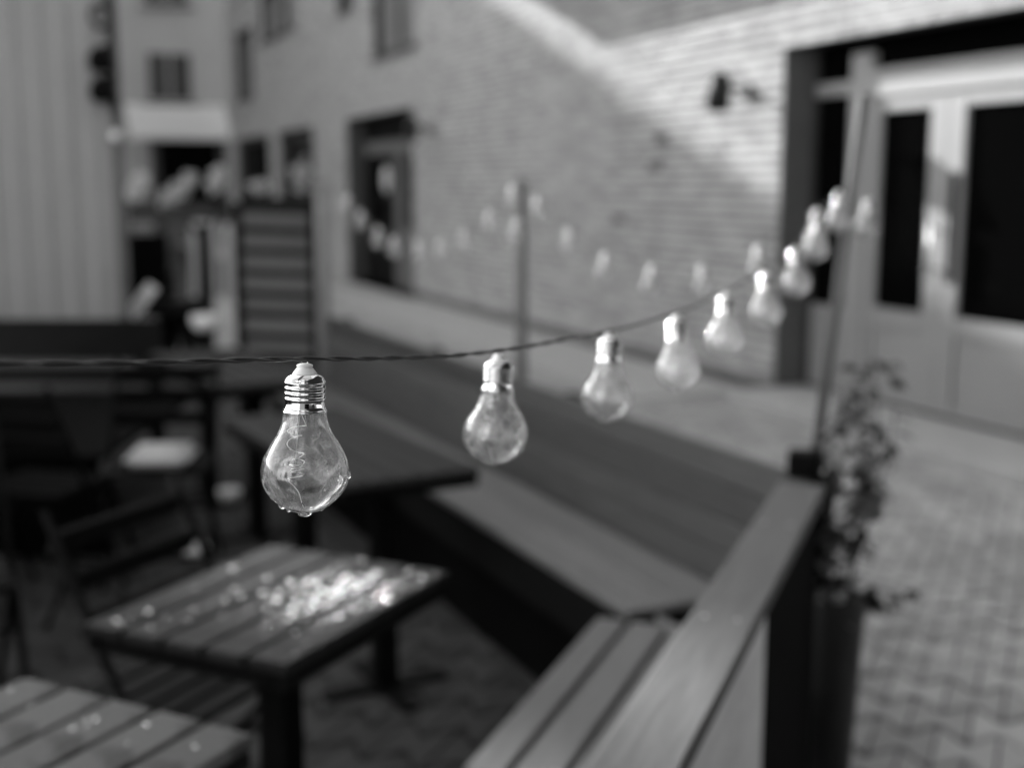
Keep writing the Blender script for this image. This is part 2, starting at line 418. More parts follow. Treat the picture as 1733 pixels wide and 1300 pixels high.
# far door and windows
def window(s0, s1, z0, z1, paneM, mull=(0.5,), rails=(), dep=-.16, fw=.09, fm='frame', sill=True):
    w = link('window', None, parent=bld)
    box('frame', s0, s0+fw, dep-.05, dep+.03, z0, z1, fm, w)
    box('frame', s1-fw, s1, dep-.05, dep+.03, z0, z1, fm, w)
    box('frame', s0+fw+.001, s1-fw-.001, dep-.049, dep+.029, z1-fw, z1, fm, w)
    box('frame', s0+fw+.001, s1-fw-.001, dep-.049, dep+.029, z0, z0+fw, fm, w)
    edges = [s0+fw+.001] + [s0+(s1-s0)*m for m in mull] + [s1-fw-.001]
    for m in edges[1:-1]: box('mullion', m-.04, m+.04, dep-.045, dep+.025, z0+fw+.001, z1-fw-.001, fm, w)
    for a, b in zip(edges, edges[1:]):
        box('pane', a+(.041 if a != edges[0] else 0), b-(.041 if b != edges[-1] else 0), dep-.03, dep-.01, z0+fw+.001, z1-fw-.001, paneM, w, 0)
    if sill: box('sill', s0-.05, s1+.05, dep+.031, .05, z0-.05, z0-.002, 'reveal', w)
window(14.0, 16.93, 1.1, 2.53, 'pane', (.45,)); window(17.94, 21.8, 1.1, 2.53, 'pane', (.5,))
window(8.05, 10.1, 3.32, 4.75, 'curtain', (.5,), dep=-.10); window(19.4, 21.6, 3.4, 4.85, 'curtain', (.5,))
window(15.2, 18.5, 4.36, 5.3, 'curtain', (.33, .66), dep=-.08); window(11.1, 12.15, 4.2, 4.9, 'curtain', ())
fd = link('far_door', None, parent=bld)
box('lintel_panel', 8.28, 11.72, -.35, -.30, 2.18, 2.54, 'black', fd)
box('frame', 8.28, 8.42, -.35, -.22, .02, 2.179, 'frame', fd); box('frame', 11.5, 11.72, -.35, -.22, .02, 2.179, 'frame', fd)
box('transom', 8.421, 11.499, -.34, -.24, 1.98, 2.178, 'reveal', fd)
box('pane', 8.421, 9.6, -.33, -.3, .9, 1.978, 'pane', fd, 0); box('pane', 10.0, 11.499, -.33, -.3, .9, 1.978, 'pane', fd, 0)
box('stile', 9.601, 9.999, -.34, -.27, .02, 1.978, 'reveal', fd)
box('lower_panel', 8.421, 9.6, -.34, -.28, .02, .898, 'reveal', fd); box('lower_panel', 10.0, 11.499, -.34, -.28, .02, .898, 'black', fd)
lathe('notice', [(0, .002), (.2, .001), (.2, -.012), (0, -.012)], 'pale', fd, 20, (10.5, -.285, 1.6), (R(-90), 0, 0))
# wall lamps
def wall_lamp(s, z, label):
    t = thing('wall_lamp', label, 'lamp', wpt(s, 0, z), heading(-22), 'wall lamps on the brick building')
    lathe('wall_plate', [(0, .03), (.05, .03), (.055, .002)], 'iron', t, 16, (0, 0, 0), (R(-90), 0, 0))
    tube('arm', [(0, .028, 0), (0, .12, .02), (0, .2, .0)], .016, 'iron', t)
    lathe('lamp_head', [(0, .12), (.05, .115), (.075, .06), (.075, -.11), (.06, -.112), (.05, -.06), (0, -.05)], 'iron', t, 20, (0, .23, .0), (R(12), R(14), 0))
    t.scale = (1.12, 1.12, 1.12)
    return t
wall_lamp(.13, 2.20, 'dark wall lamp casting a shadow on the sunlit bricks beside the double door')
wall_lamp(7.45, 2.22, 'small dark wall lamp beside the far doorway of the brick building')

# ------------------------------------------------------------------ end building, the added sun blockers and the shed
def fpt(q, z_, s=25.0): return wpt(s, q, z_)
FACE = heading(-22) + R(90)       # local +X runs out from the brick wall line, along the facade; local -Y faces the camera
def facade_block(name, q0, q1, h, depth, label, wins, m='plaster', skew=0.0):
    t = thing(name, label, 'building', fpt(q0, 0), FACE)
    L_ = q1-q0
    bm = bmesh.new(); add_box(bm, 0, L_, -depth, 0, 0, h)
    for v in bm.verts:
        if v.co.y < -.1 and v.co.x < .1: v.co.x += skew
    link('walls', to_mesh(bm, 'walls'), m, t)
    box('cornice', skew, L_, -depth, .12, h+.002, h+.16, 'roof', t, .01)
    for (a, b, c, d) in wins:
        w = link('window', None, parent=t)
        box('frame', a, b, .002, .06, c, d, 'plaster', w)
        for i in range(2):
            mid = (a+b)/2
            x0, x1 = (a+.07, mid-.03) if i == 0 else (mid+.03, b-.07)
            box('pane', x0, x1, .062, .075, c+.07, d-.07, 'dim_pane', w, 0)
        box('sill', a-.06, b+.06, .003, .14, c-.07, c-.002, 'roof', w)
    return t
# facade frame: +Y must face the camera
def rows(q0, q1, zs_, w=1.25, gap=2.5, h=1.45):
    o = []
    x = .7
    while x + w < q1-q0:
        for z_ in zs_: o.append((x, x+w, z_, z_+h))
        x += gap
    return o
end_b = facade_block('end_building', -1.2, 9.0, 10.7, 8, 'pale plastered building with a white awning closing the far end of the lane',
                     [(1.68, 2.84, 3.55, 4.81), (1.68, 2.84, 5.9, 7.2), (6.0, 7.3, 3.62, 5.05), (6.0, 7.3, 6.1, 7.6)])
facade_block('sun_blocker', 9.02, 13.01, 12.7, 7, 'unseen narrow block added to shade the terrace, left of the end building', rows(9.02, 12.92, (4, 7, 10)), skew=2.3)  # unseen block added for shade, height set so the near bulbs catch sun
facade_block('sun_blocker', 13.33, 17.0, 17, 7, 'unseen tall block added to shade the terrace beside a sunlight gap, at the far left', rows(13.28, 17, (1.2, 4, 7, 10, 13)), skew=2.4)  # unseen block added for shade, its gap lets sun onto the wet table
wh = thing('reflector_house', 'unseen white house added to brighten the bulb reflections, behind the viewer to the left', 'building', (-13.5, -4.2, 0))  # unseen reflector, added to put a bright patch into the bulbs
bm = bmesh.new(); add_box(bm, 0, 11.0, -7, 0, 0, 8.5); link('walls', to_mesh(bm, 'walls'), 'white', wh)
box('roof', -.3, 11.1, -7.3, .4, 8.502, 8.8, 'roof', wh, .01)
for k in range(3):
    for z_ in (1.2, 5.0): box('window', 1.2+k*3.6, 2.2+k*3.6, .002, .05, z_, z_+1.4, 'pane', wh, 0)
hb = thing('house', 'plain rendered house standing behind the viewer, out of the picture', 'building', (-1.0, -1.6, 0))
bm = bmesh.new(); add_box(bm, 0, 16, -8, 0, 0, 9.0); link('walls', to_mesh(bm, 'walls'), 'house', hb)
box('roof', -.3, 16.3, -8.3, .5, 9.002, 9.3, 'roof', hb, .01)
box('shade_roof', 1.4, 7.0, .002, 5.5, 2.7, 2.8, 'roof', hb, .01)  # unseen slab added overhead to darken the near paving
for k in range(5):
    for z_ in (1.0, 4.0, 6.8): box('window', 1.2+k*3, 2.5+k*3, .002, .05, z_, z_+1.5, 'pane', hb, 0)
# shop front on the end building: awning and window
shop = link('shop_window', None, parent=end_b)
box('pane', 1.15, 2.6, .02, .06, .75, 2.62, 'pane', shop, 0)
box('frame', .95, 1.145, .02, .1, .0, 2.63, 'frame', shop); box('frame', 2.605, 2.8, .02, .1, .0, 2.63, 'frame', shop)
box('stall_riser', 1.146, 2.604, .02, .09, .0, .748, 'reveal', shop)
bm = bmesh.new()
pts = [(.95, .07, 3.50), (3.4, .07, 3.50), (3.4, 1.25, 2.72), (.95, 1.25, 2.72), (3.4, 1.25, 2.6), (.95, 1.25, 2.6)]
v = [bm.verts.new(p) for p in pts]
bm.faces.new((v[0], v[1], v[2], v[3])); bm.faces.new((v[3], v[2], v[4], v[5]))
bmesh.ops.solidify(bm, geom=list(bm.faces), thickness=.02)
bmesh.ops.recalc_face_normals(bm, faces=bm.faces)
link('awning', to_mesh(bm, 'awning'), 'canvas', end_b)

shed = thing('clad_shed', 'tall shed clad in pale ribbed metal sheet at the left edge', 'shed', (-2.958, 9.5, 0), R(180+21))
bm = bmesh.new()                  # trapezoid ribs, local +X to the left, +Y towards the camera
p, prof = 0.0, []
while p < 6.2:
    prof += [(p, 0), (p+.085, 0), (p+.1, .014), (p+.165, .014), (p+.18, 0)]; p += .18
rings = []
for x, y in prof: rings.append((bm.verts.new((x+.05, y, .25)), bm.verts.new((x+.05, y, 3.1))))
for a, b in zip(rings, rings[1:]):
    if (a[0].co-b[0].co).length > 1e-6: bm.faces.new((a[0], a[1], b[1], b[0]))
bmesh.ops.remove_doubles(bm, verts=bm.verts, dist=1e-5)
link('cladding', to_mesh(bm, 'cladding'), 'shed', shed)
box('corner_post', -.03, .05, -.06, .03, 0, 3.12, 'reveal', shed)
box('plinth', .0, 6.2, -.05, .02, 0, .25, 'reveal', shed)
bm = bmesh.new(); add_box(bm, .0, 6.2, -4, -.03, .0, 3.08); link('core', to_mesh(bm, 'core'), 'shed', shed)
box('roof', -.08, 6.3, -4.1, .12, 3.121, 3.2, 'roof', shed, .01)
dl = thing('corner_lamp', 'black bracket with two round lamp heads on the corner of the ribbed shed', 'lamp', (-2.98, 9.44, 2.2))
tube('bracket', [(.02, 0, -.15), (.02, 0, .75)], .022, 'iron', dl)
bm = bmesh.new(); add_tube(bm, [(-.03+.07*math.cos(a), -.05, .56+.085*math.sin(a)) for a in [i*math.pi/8 for i in range(17)]], .016, 8)
link('ring', to_mesh(bm, 'ring', True), 'iron', dl)
for z_ in (.03, .25):
    lathe('lamp_head', [(0, .09), (.05, .08), (.085, .02), (.085, -.06), (.05, -.085), (0, -.09)], 'black', dl, 20, (-.05, -.06, z_))
    tube('arm', [(.02, 0, z_+.09), (-.05, -.06, z_+.092)], .014, 'black', dl)
lathe('knob', [(0, .04), (.03, .03), (.042, 0), (.03, -.03), (0, -.04)], 'white', dl, 16, (.04, -.05, -.3))

# ------------------------------------------------------------------ lane furniture far back
rail = thing('flower_railing', 'dark railing hung with pale flowers in front of the far shop', 'railing', (-8.25, 27, 0))
for x in (0, .72, 1.44, 2.15): box('post', x-.03, x+.03, -.03, .03, 0, 1.1, 'iron', rail)
box('top_rail', -.06, 2.2, -.05, .05, 1.101, 1.17, 'iron', rail)
box('lower_rail', -.06, 2.2, -.031, .029, .5, .56, 'reveal', rail)
trough = box('flower_trough', .1, 1.9, -.2, -.032, .72, 1.1, 'frame', rail)
bl = [(0.15, 1.35, .22), (.32, 1.62, .2), (.9, 1.22, .25), (1.15, 1.42, .22), (1.35, 1.62, .18), (1.9, 1.5, .2), (2.0, 1.75, .18)]
for x, z_, r_ in bl:
    bm = bmesh.new()
    for k in range(70):
        d = Vector((rnd.gauss(0, 1), rnd.gauss(0, 1), rnd.gauss(0, 1))).normalized()*r_*rnd.uniform(.4, 1.0)
        c = Vector((x, -.15, z_))+d; u = Vector((rnd.gauss(0, 1), rnd.gauss(0, 1), rnd.gauss(0, 1))).normalized(); w = u.orthogonal().normalized()
        s_ = .05
        bm.faces.new([bm.verts.new(c+u*s_*a+w*s_*b) for a, b in ((1, 0), (0, 1), (-1, 0), (0, -1))])
    link('blossom', to_mesh(bm, 'blossom'), 'bloom', rail)

def pot_plant(loc, r_, h_, label, m):
    t = thing('potted_plant', label, 'plant', loc)
    lathe('pot', [(0, .0), (.10, .0), (.13, .22), (.14, .24), (.115, .24), (.11, .2), (0, .2)][::-1], 'reveal', t, 18)
    bm = bmesh.new()
    for k in range(140):
        d = Vector((rnd.gauss(0, 1), rnd.gauss(0, 1), rnd.gauss(0, 1))).normalized()*rnd.uniform(.3, 1.0)
        c = Vector((d.x*r_, d.y*r_, .22+h_*.5+d.z*h_*.5)); u = Vector((rnd.gauss(0, 1), rnd.gauss(0, 1), rnd.gauss(0, 1))).normalized(); w = u.orthogonal().normalized()
        bm.faces.new([bm.verts.new(c+u*.05*a+w*.035*b) for a, b in ((1, 0), (0, 1), (-1, 0), (0, -1))])
    link('blossom', to_mesh(bm, 'blossom'), m, t)
pot_plant(wpt(18.9, .03, 1.105), .28, .3, 'round pale flowering plant on the sill of the farther ground-floor window', 'bloom')
pot_plant(wpt(14.9, .03, 1.105), .2, .75, 'tall pale flowering plant on the sill of the nearer ground-floor window', 'bloom')

def cafe_chair(loc, rz, label, m='black', slat='black', group='dark folding chairs'):
    t = thing('folding_chair', label, 'chair', loc, rz, group)
    w = .20
    for s in (-1, 1):
        tube('leg', [(s*w, .24, .012), (s*w, -.19, .86)], .011, m, t, 6)
        tube('leg', [(s*(w-.025), -.24, .012), (s*(w-.025), .19, .44)], .011, m, t, 6)
    for z_, y_ in ((.12, .185), (.3, .095)): tube('stretcher', [(-w, y_, z_), (w, y_, z_)], .008, m, t, 6)
    for k in range(5): box('seat_slat', -.19, .19, -.15+k*.073, -.15+k*.073+.06, .445, .463, slat, t)
    for k in range(3):
        z_ = .62+k*.085; y_ = -.19+(0.86-z_)*.507-.018
        box('back_slat', -.2, .2, y_-.008, y_+.008, z_-.03, z_+.03, slat, t, rot=(R(-27), 0, 0))
    return t
fc = cafe_chair((-3.02, 10.4, 0), R(8), 'black solid-backed chair standing beside the ribbed shed corner')
box('back_panel', -.17, .17, -.20, -.18, .66, 1.14, 'black_board', fc)
# pale upright board behind a black post, black stool with pale rounds
bd = thing('sandwich_board', 'pale double upright board standing behind a black post in the lane', 'board', (-2.6, 11.0, 0))
box('panel', -.24, .0, -.02, .02, .55, 1.23, 'pale', bd, rot=(R(-6), 0, 0)); box('panel', .06, .26, .0, .04, .55, 1.2, 'pale', bd, rot=(R(-6), 0, 0))
for x in (-.2, .22): tube('leg', [(x, 0, .01), (x, 0, .62)], .015, 'iron', bd)
bp = thing('bollard', 'slim black post with splayed foot standing in the lane', 'post', (-2.54, 10.3, 0))
lathe('shaft', [(0, 1.22), (.055, 1.2), (.06, .1), (.12, .04), (.14, .002)], 'black', bp, 16)
tube('brace', [(0, 0, 1.05), (.12, -.1, 1.32)], .016, 'iron', bp); tube('brace', [(0, 0, 1.05), (-.13, -.1, 1.32)], .016, 'iron', bp)
st = thing('stool', 'black stool with splayed legs on the paving of the lane', 'stool', (-2.7, 10.0, 0))
lathe('seat', [(0, .62), (.24, .62), (.26, .6), (.25, .5), (0, .5)], 'black', st, 24)
for a in range(4): tube('leg', [(.12*math.cos(a*1.571+.6), .12*math.sin(a*1.571+.6), .499), (.2*math.cos(a*1.571+.6), .2*math.sin(a*1.571+.6), .022)], .05, 'black', st)
def bowl(name, loc, r_, label, cat, group=None):
    o = lathe(name, [(0, r_*.9), (r_*.5, r_*.86), (r_*.9, r_*1.3), (r_, r_*1.28), (r_*.96, r_*.6), (r_*.6, .01), (0, 0)], 'white', None, 24, loc)
    return tag(o, label, cat, group)
bowl('white_pot', (-2.86, 9.6, .30), .09, 'white round pot low beside the black stool', 'pot')
bowl('white_pot', (-2.42, 9.7, .40), .10, 'white round pot standing at the right of the black stool', 'pot')
for (x, y, z_, r_) in ((-2.86, 9.6, 0, .3), (-2.42, 9.7, 0, .4)):
    tag(lathe('pedestal', [(0, r_-.002), (.09, r_-.004), (.05, r_*.5), (.11, .02), (.11, .002)], 'black', None, 18, (x, y, 0)),
        'low black pedestal under the %s white pot' % ('left' if r_ == .3 else 'right'), 'stand')
pn = tag(link('pale_panel', cbox(.1, .03, .34, .006, 'white'), None, None, (-2.93, 9.75, .62), (R(-8), R(38), 0)), 'short pale plank leaning against the black stool', 'plank')

# ------------------------------------------------------------------ terrace: fences and built-in benches
# back fence: runs from the corner C away to the left, heading -24.5; local +X along it, local -Y is the outer side
C = Vector((.726, 2.986, 0))
bf = thing('terrace_fence', 'low fence of dark horizontal boards behind the far bench', 'fence', C, heading(-24.5), 'terrace fences')
nb = 6; z0 = .25
for k in range(nb):
    h = (.83-z0)/nb
    for a, b in ((.0, 2.05), (2.056, 4.25)):
        box('board', a, b, -.03+rnd.uniform(-.0015, .0015), -.006, z0+k*h+.003, z0+(k+1)*h-.003, 'fence_wood', bf)
for x in (.05, 1.4, 2.75, 4.1): box('post', x-.035, x+.035, -.105, -.034, PH, .82, 'dark_wood', bf)
# arm fence: passes below the camera, heading +20.5; local +X along it, local +Y to its left (inside)
eh = 20.5
ed = Vector((math.sin(R(eh)), math.cos(R(eh)), 0)); em = Vector((math.cos(R(eh)), -math.sin(R(eh)), 0))
af = thing('terrace_fence', 'pale wooden fence with a wide flat cap board beside the planter', 'fence', em*-.31, heading(eh), 'terrace fences')
af['label'] = 'near wooden fence with pale outer boards and a wide flat cap rail'
box('cap_rail', .5, 2.99, 0, .112, .802, .832, 'cap_wood', af, .004)
x = .55
while x < 2.18:
    x1 = min(x+.142, 2.19); box('outer_board', x+.0008, x1-.0008, .014, .034, .02, .772, 'face_wood', af, .0015); x = x1
box('black_panel', 2.195, 2.97, .012, .034, .02, .80, 'black_board', af, .001)
box('rail', .55, 2.95, .036, .075, .70, .77, 'dark_wood', af); box('rail', .55, 2.95, .036, .075, .12, .19, 'dark_wood', af)
for xx in (.8, 2.0, 2.9): box('post', xx-.034, xx+.034, .076, .11, .014, .80, 'dark_wood', af)
for xx in (1.35, 1.98, 2.6): lathe('screw', [(0, .001), (.004, .0008), (.0045, 0)], 'steel', af, 10, (xx, .085, .832))
for xx in (1.35, 1.98, 2.6): lathe('screw', [(0, .001), (.004, .0008), (.0045, 0)], 'steel', af, 10, (xx, .03, .832))
tag(box('corner_block', -.04, .04, -.04, .04, .833, .895, 'black', None, .006), 'small black block on the corner of the terrace fence', 'post block')
bpy.data.objects['corner_block'].location = (.722, 3.0, .864); bpy.data.objects['corner_block'].rotation_euler = (0, 0, R(-15))

bench = thing('bench', 'long built-in bench of pale planks along the dark board fence', 'bench', C, heading(-24.5), 'built-in terrace benches')
for k in range(4): box('seat_plank', .27, 4.2, .015+k*.084, .015+k*.084+.0795, .425, .45, 'seat_wood', bench)
box('apron', .28, 4.19, .31, .33, .27, .424, 'dark_wood', bench)
box('front_board', .30, 4.18, .285, .305, .016, .268, 'black_board', bench)
for xx in (.4, 1.7, 3.0, 4.05): box('leg', xx-.04, xx+.04, .2, .28, .014, .424, 'dark_wood', bench)
ab = thing('bench', 'near built-in bench of three pale planks with dark gaps beside the capped fence', 'bench', em*-.31, heading(eh), 'built-in terrace benches')
for a, b in ((.475, .552), (.37, .46), (.262, .355), (.155, .247)):
    box('seat_plank', .6, 2.935, a, b, .42, .45, 'seat_wood', ab)
for xx in (.8, 1.8, 2.8): box('bearer', xx-.03, xx+.03, .14, .54, .35, .418, 'dark_wood', ab)
for xx in (.8, 1.8, 2.8): box('leg', xx-.03, xx+.03, .45, .52, .014, .349, 'dark_wood', ab)

lf = thing('terrace_fence', 'dark open-board fence at the left end of the terrace below the shed', 'fence', (-4.6, 6.63, 0), 0, 'terrace fences')
for z_0, z_1 in ((.61, .83), (.48, .575), (.25, .35)): box('board', 0, 2.72, -.02, .0, z_0, z_1, 'dark_wood', lf)
for xx in (.1, 1.4, 2.66): box('post', xx-.035, xx+.035, .001, .07, PH, .82, 'dark_wood', lf)
blocker_fence = thing('terrace_fence', 'unseen dark board fence added to block light from the left of the terrace', 'fence', (-2.62, .4, 0), R(90), 'terrace fences')  # unseen fence added to keep low left sky light off the terrace
for k in range(9): box('board', 0, 5.5, -.012, .012, .05+k*.165, .05+k*.165+.158, 'dark_wood', blocker_fence)
for xx in (.1, 1.9, 3.7, 5.4): box('post', xx-.035, xx+.035, .013, .083, .0, 1.5, 'dark_wood', blocker_fence)
kb = thing('bench', 'deep black bench in the shade in front of the open-board fence', 'bench', (-4.4, 4.95, 0), 0, 'built-in terrace benches')
for k in range(10): box('seat_plank', 0, 2.72, .01+k*.158, .01+k*.158+.15, .42, .45, 'black_board', kb)
for k in range(3): box('front_board', .0, 2.7, .03, .05, .016+k*.134, .016+k*.134+.13, 'black_board', kb)
sc_ = thing('slatted_screen', 'upright slatted wooden screen at the far end of the terrace', 'screen', (-1.60, 7.2, 0))
for xx in (.02, .455): box('post', xx-.025, xx+.025, -.03, .02, .014, 1.44, 'dark_wood', sc_)
for k in range(11): box('slat', .046, .429, -.022, -.006, .08+k*.122, .08+k*.122+.076, 'slat_wood', sc_, .002, rot=(0, R(2.5), 0))
box('back_board', .046, .429, .004, .014, .05, 1.428, 'long_wood', sc_, 0)
box('top_rail', .046, .429, -.02, .012, 1.43-.001, 1.47, 'dark_wood', sc_)

# ------------------------------------------------------------------ tables
def slat_table(loc, rz, L_, nsl, pitch, h, m, label, posts, group):
    t = thing('cafe_table', label, 'table', loc, rz, group)
    W = nsl*pitch
    for k in range(nsl):
        y0 = -W/2+k*pitch
        box('slat', -L_/2, L_/2, y0+.004, y0+pitch-.005, h-.022, h+rnd.uniform(-.001, .001), m, t, .003)
    for s in (-1, 1):
        box('frame_bar', -L_/2+.004, L_/2-.004, s*(W/2-.02)-.012, s*(W/2-.02)+.012, h-.055, h-.024, 'black', t)
        box('frame_bar', s*(L_/2-.02)-.012, s*(L_/2-.02)+.012, -W/2+.034, W/2-.034, h-.055, h-.024, 'black', t)
    for px_ in posts:
        box('pedestal', px_-.033, px_+.033, -.033, .033, PH+.012, h-.056, 'black', t)
        box('foot', px_-.2, px_+.2, -.03, .03, PH, PH+.016, 'black', t); box('foot', px_-.03, px_+.03, -.2, .2, PH+.0001, PH+.0165, 'black', t)
    return t
G1, G2 = 'small slatted cafe tables', 'long dark tables beside the bench'
t0 = slat_table((-.735, 1.613, 0), heading(27), .58, 5, .098, .73, 'near_wood', 'small slatted table in the lower left corner, nearest the camera', (0,), G1)
t1 = slat_table((-.472, 2.395, 0), heading(26), .58, 5, .095, .73, 'table_wood', 'small slatted table wet with glittering raindrops', (0,), G1)
t3 = slat_table((-.56, 3.93, 0), heading(-29), 1.15, 5, .088, .73, 'long_wood', 'long dark table behind the two sharpest bulbs', (-.35, .35), G2)
t4 = slat_table((-1.30, 5.62, 0), heading(-29), 1.2, 5, .09, .73, 'long_wood', 'farther long dark table in front of the slatted screen', (-.38, .38), G2)
def drops(t, L_, W, h, n, r0, r1, seed, pool=None, npool=0):
    r = random.Random(seed); bm = bmesh.new()
    for k in range(n+npool):
        if k < n: x, y = r.uniform(-L_/2+.01, L_/2-.01), r.uniform(-W/2+.01, W/2-.01)
        else: x, y = r.gauss(pool[0], pool[2]), r.gauss(pool[1], pool[3])
        if abs(x) > L_/2-.01 or abs(y) > W/2-.01: continue
        if ((y+W/2) % (W/5)) < .011 or ((y+W/2) % (W/5)) > W/5-.012: continue
        rad = (r.uniform(r0, r1) if k < n else r.uniform(.0035, .0072))*(.5+r.random()**2); fl = r.uniform(.36, .55)
        n_ = 10; rings = []
        for i in range(4):
            a = i/4*math.pi/2
            rings.append([bm.verts.new((x+rad*math.cos(a)*math.cos(2*math.pi*j/n_), y+rad*math.cos(a)*math.sin(2*math.pi*j/n_), h+.0012+rad*fl*math.sin(a))) for j in range(n_)])
        top = bm.verts.new((x, y, h+.0012+rad*fl))
        for a, b in zip(rings, rings[1:]):
            for j in range(n_): bm.faces.new((a[j], a[(j+1) % n_], b[(j+1) % n_], b[j]))
        for j in range(n_): bm.faces.new((rings[-1][j], rings[-1][(j+1) % n_], top))
        bm.faces.new(rings[0][::-1])
    return link('raindrops', to_mesh(bm, 'raindrops', True), 'wet', t, kind='stuff')
drops(t1, .58, .475, .73, 75, .002, .0045, 3, (.055, -.105, .10, .075), 300)
drops(t0, .58, .49, .73, 60, .002, .004, 4)

cafe_chair((-.74, 2.66, 0), R(-116), 'dark slatted folding chair tucked between the two small tables', 'black', 'dark_wood')
cafe_chair((-1.74, 4.42, 0), R(-14), 'dark folding chair with its back to the camera and crossed legs showing', 'black', 'black_board')
cafe_chair((-1.62, 3.35, 0), R(-150), 'black folding chair in the deep shade at the left edge', 'black', 'black')
cafe_chair((-2.15, 4.3, 0), R(-60), 'black folding chair in front of the deep black bench', 'black', 'black')
ch5 = cafe_chair((-1.38, 4.80, 0), R(185), 'dark folding chair carrying a pale cushion beside the long table', 'black', 'black')
bm = bmesh.new(); bmesh.ops.create_cube(bm, size=1); bmesh.ops.scale(bm, vec=(.25, .27, .055), verts=bm.verts)
bmesh.ops.bevel(bm, geom=list(bm.edges), offset=.025, segments=3, affect='EDGES')
tag(link('seat_cushion', to_mesh(bm, 'seat_cushion', True), 'pale', None, (-1.38, 4.78, .492), (0, 0, R(5))), 'pale cushion lying on the seat of a dark chair', 'cushion')
bowl('white_pot', (-1.37, 5.85, .016), .055, 'small white pot on the paving beneath the long tables', 'pot')
bowl('white_pot', (-1.30, 4.93, .016), .05, 'small white pot on the paving right behind the wet table', 'pot')

# ------------------------------------------------------------------ planter with a climbing plant at the fence corner
pl = thing('planter', 'tall dark planter with a climbing plant at the fence corner', 'planter', (.815, 3.0, 0))
lathe('pot', [(0, .48), (.062, .48), (.064, .525), (.074, .53), (.076, .52), (.066, .3), (.052, .016), (0, .016)], 'pot', pl, 28)
lathe('soil', [(0, .497), (.04, .495), (.0615, .484)], 'soil', pl, 20)
lathe('pale_ball', [(0, .02), (.012, .016), (.018, .004), (.014, -.01), (0, -.014)], 'white', pl, 14, (.0, -.02, .516))
r = random.Random(11)
stems = []
for k in range(8):
    a = r.uniform(0, 6.28); pts = [Vector((.03*math.cos(a), .03*math.sin(a), .49))]
    hgt = r.uniform(.36, .70)
    for i in range(1, 8):
        f = i/7
        pts.append(Vector((.03*math.cos(a)+.06*f*math.sin(3*f+a)+.055*f, .03*math.sin(a)+.05*f*math.cos(2.5*f+a), .49+hgt*f)))
    stems.append(pts)
stems.append([Vector(p) for p in ((.05, 0, .5), (.10, -.01, .545), (.15, -.02, .535), (.17, -.02, .48))])
stems.append([Vector(p) for p in ((.04, 0, .5), (.09, -.02, .53), (.12, -.03, .48))])
for pts in stems: tube('stem', pts, .0022, 'stem', pl, 5)
leaf_mes = []
for s_ in (.028, .036, .044):
    bm = bmesh.new()
    P = [(0, 0, 0), (.35, .42, .06), (.75, .36, .1), (1.25, 0, .02), (.75, -.36, .1), (.35, -.42, .06)]
    v = [bm.verts.new(Vector(p)*s_) for p in P]
    bm.faces.new((v[0], v[3], v[2], v[1])); bm.faces.new((v[0], v[5], v[4], v[3]))
    me = to_mesh(bm, 'leaf'); me.materials.append(M['leaf']); leaf_mes.append(me)
cnt = 0
for si, pts in enumerate(stems):
    n_ = 34 if si < 8 else 13
    for k in range(n_):
        f = r.random()**.8*(len(pts)-1.001); i = int(f)
        c = pts[i].lerp(pts[i+1], f-i) + Vector((r.gauss(0, .014), r.gauss(0, .014), r.gauss(0, .01)))
        link('leaf', r.choice(leaf_mes), None, pl, c, (r.uniform(-.9, .9), r.uniform(-.2, 1.1), r.uniform(0, 6.28)))

# ------------------------------------------------------------------ poles
def pole(p0, p1, rad, label, m='pole'):
    t = tag(tube('light_pole', [Vector(p0)+(Vector(p1)-Vector(p0))*f for f in (0, .5, 1)], [rad*1.08, rad, rad*.95], m, None, 12), label, 'pole', 'poles carrying the string of lights')
    return t
pole((.758, 3.04, .832), (.846, 3.06, 1.76), .012, 'thin leaning pole at the near fence corner')
pole((.035, 4.70, .014), (.037, 4.70, 1.56), .022, 'dark upright pole behind the fence in front of the brick wall')
pole((-1.06, 6.93, .014), (-1.05, 6.93, 1.56), .038, 'pale upright post beside the slatted screen', 'post')

# ------------------------------------------------------------------ string of lights
def atd(px, py, y):               # where the cord was measured to hang
    xx = (px-866.5)/FPX; yv = -(py-650)/FPX
    fy = math.cos(PITCH)+yv*math.sin(PITCH); up = -math.sin(PITCH)+yv*math.cos(PITCH)
    t = y/fy
    return Vector((xx*t, y, CAM_H+up*t))
# measured hanging points (metres)
H1 = [Vector(p) for p in ((-.135, .8, 1.4345), (-.011, 1.08, 1.4025), (.108, 1.35, 1.389), (.216, 1.62, 1.380), (.330, 1.90, 1.385), (.443, 2.17, 1.400), (.556, 2.45, 1.428), (.668, 2.73, 1.480))]
top1 = Vector((.815, 3.045, 1.535))
H2 = [atd(1384, 352, 3.10), atd(1284, 412, 3.34), atd(1188, 447, 3.59), atd(1104, 447, 3.84), atd(1025, 426, 4.09), atd(963, 384, 4.34), atd(908, 330, 4.58)]
top2 = Vector((.037, 4.675, 1.55))
H3 = [atd(868, 312, 4.74), atd(826, 354, 4.97), atd(784, 387, 5.20), atd(745, 404, 5.44), atd(708, 408, 5.68), atd(667, 400, 5.92), atd(640, 385, 6.16), atd(610, 356, 6.40), atd(588, 330, 6.64)]
top3 = Vector((-1.05, 6.89, 1.52))
path = [Vector((-.75, -.62, 1.69)), Vector((-.50, -.02, 1.565)), Vector((-.26, .52, 1.4735))] + H1 + [top1] + H2 + [top2] + H3 + [top3]
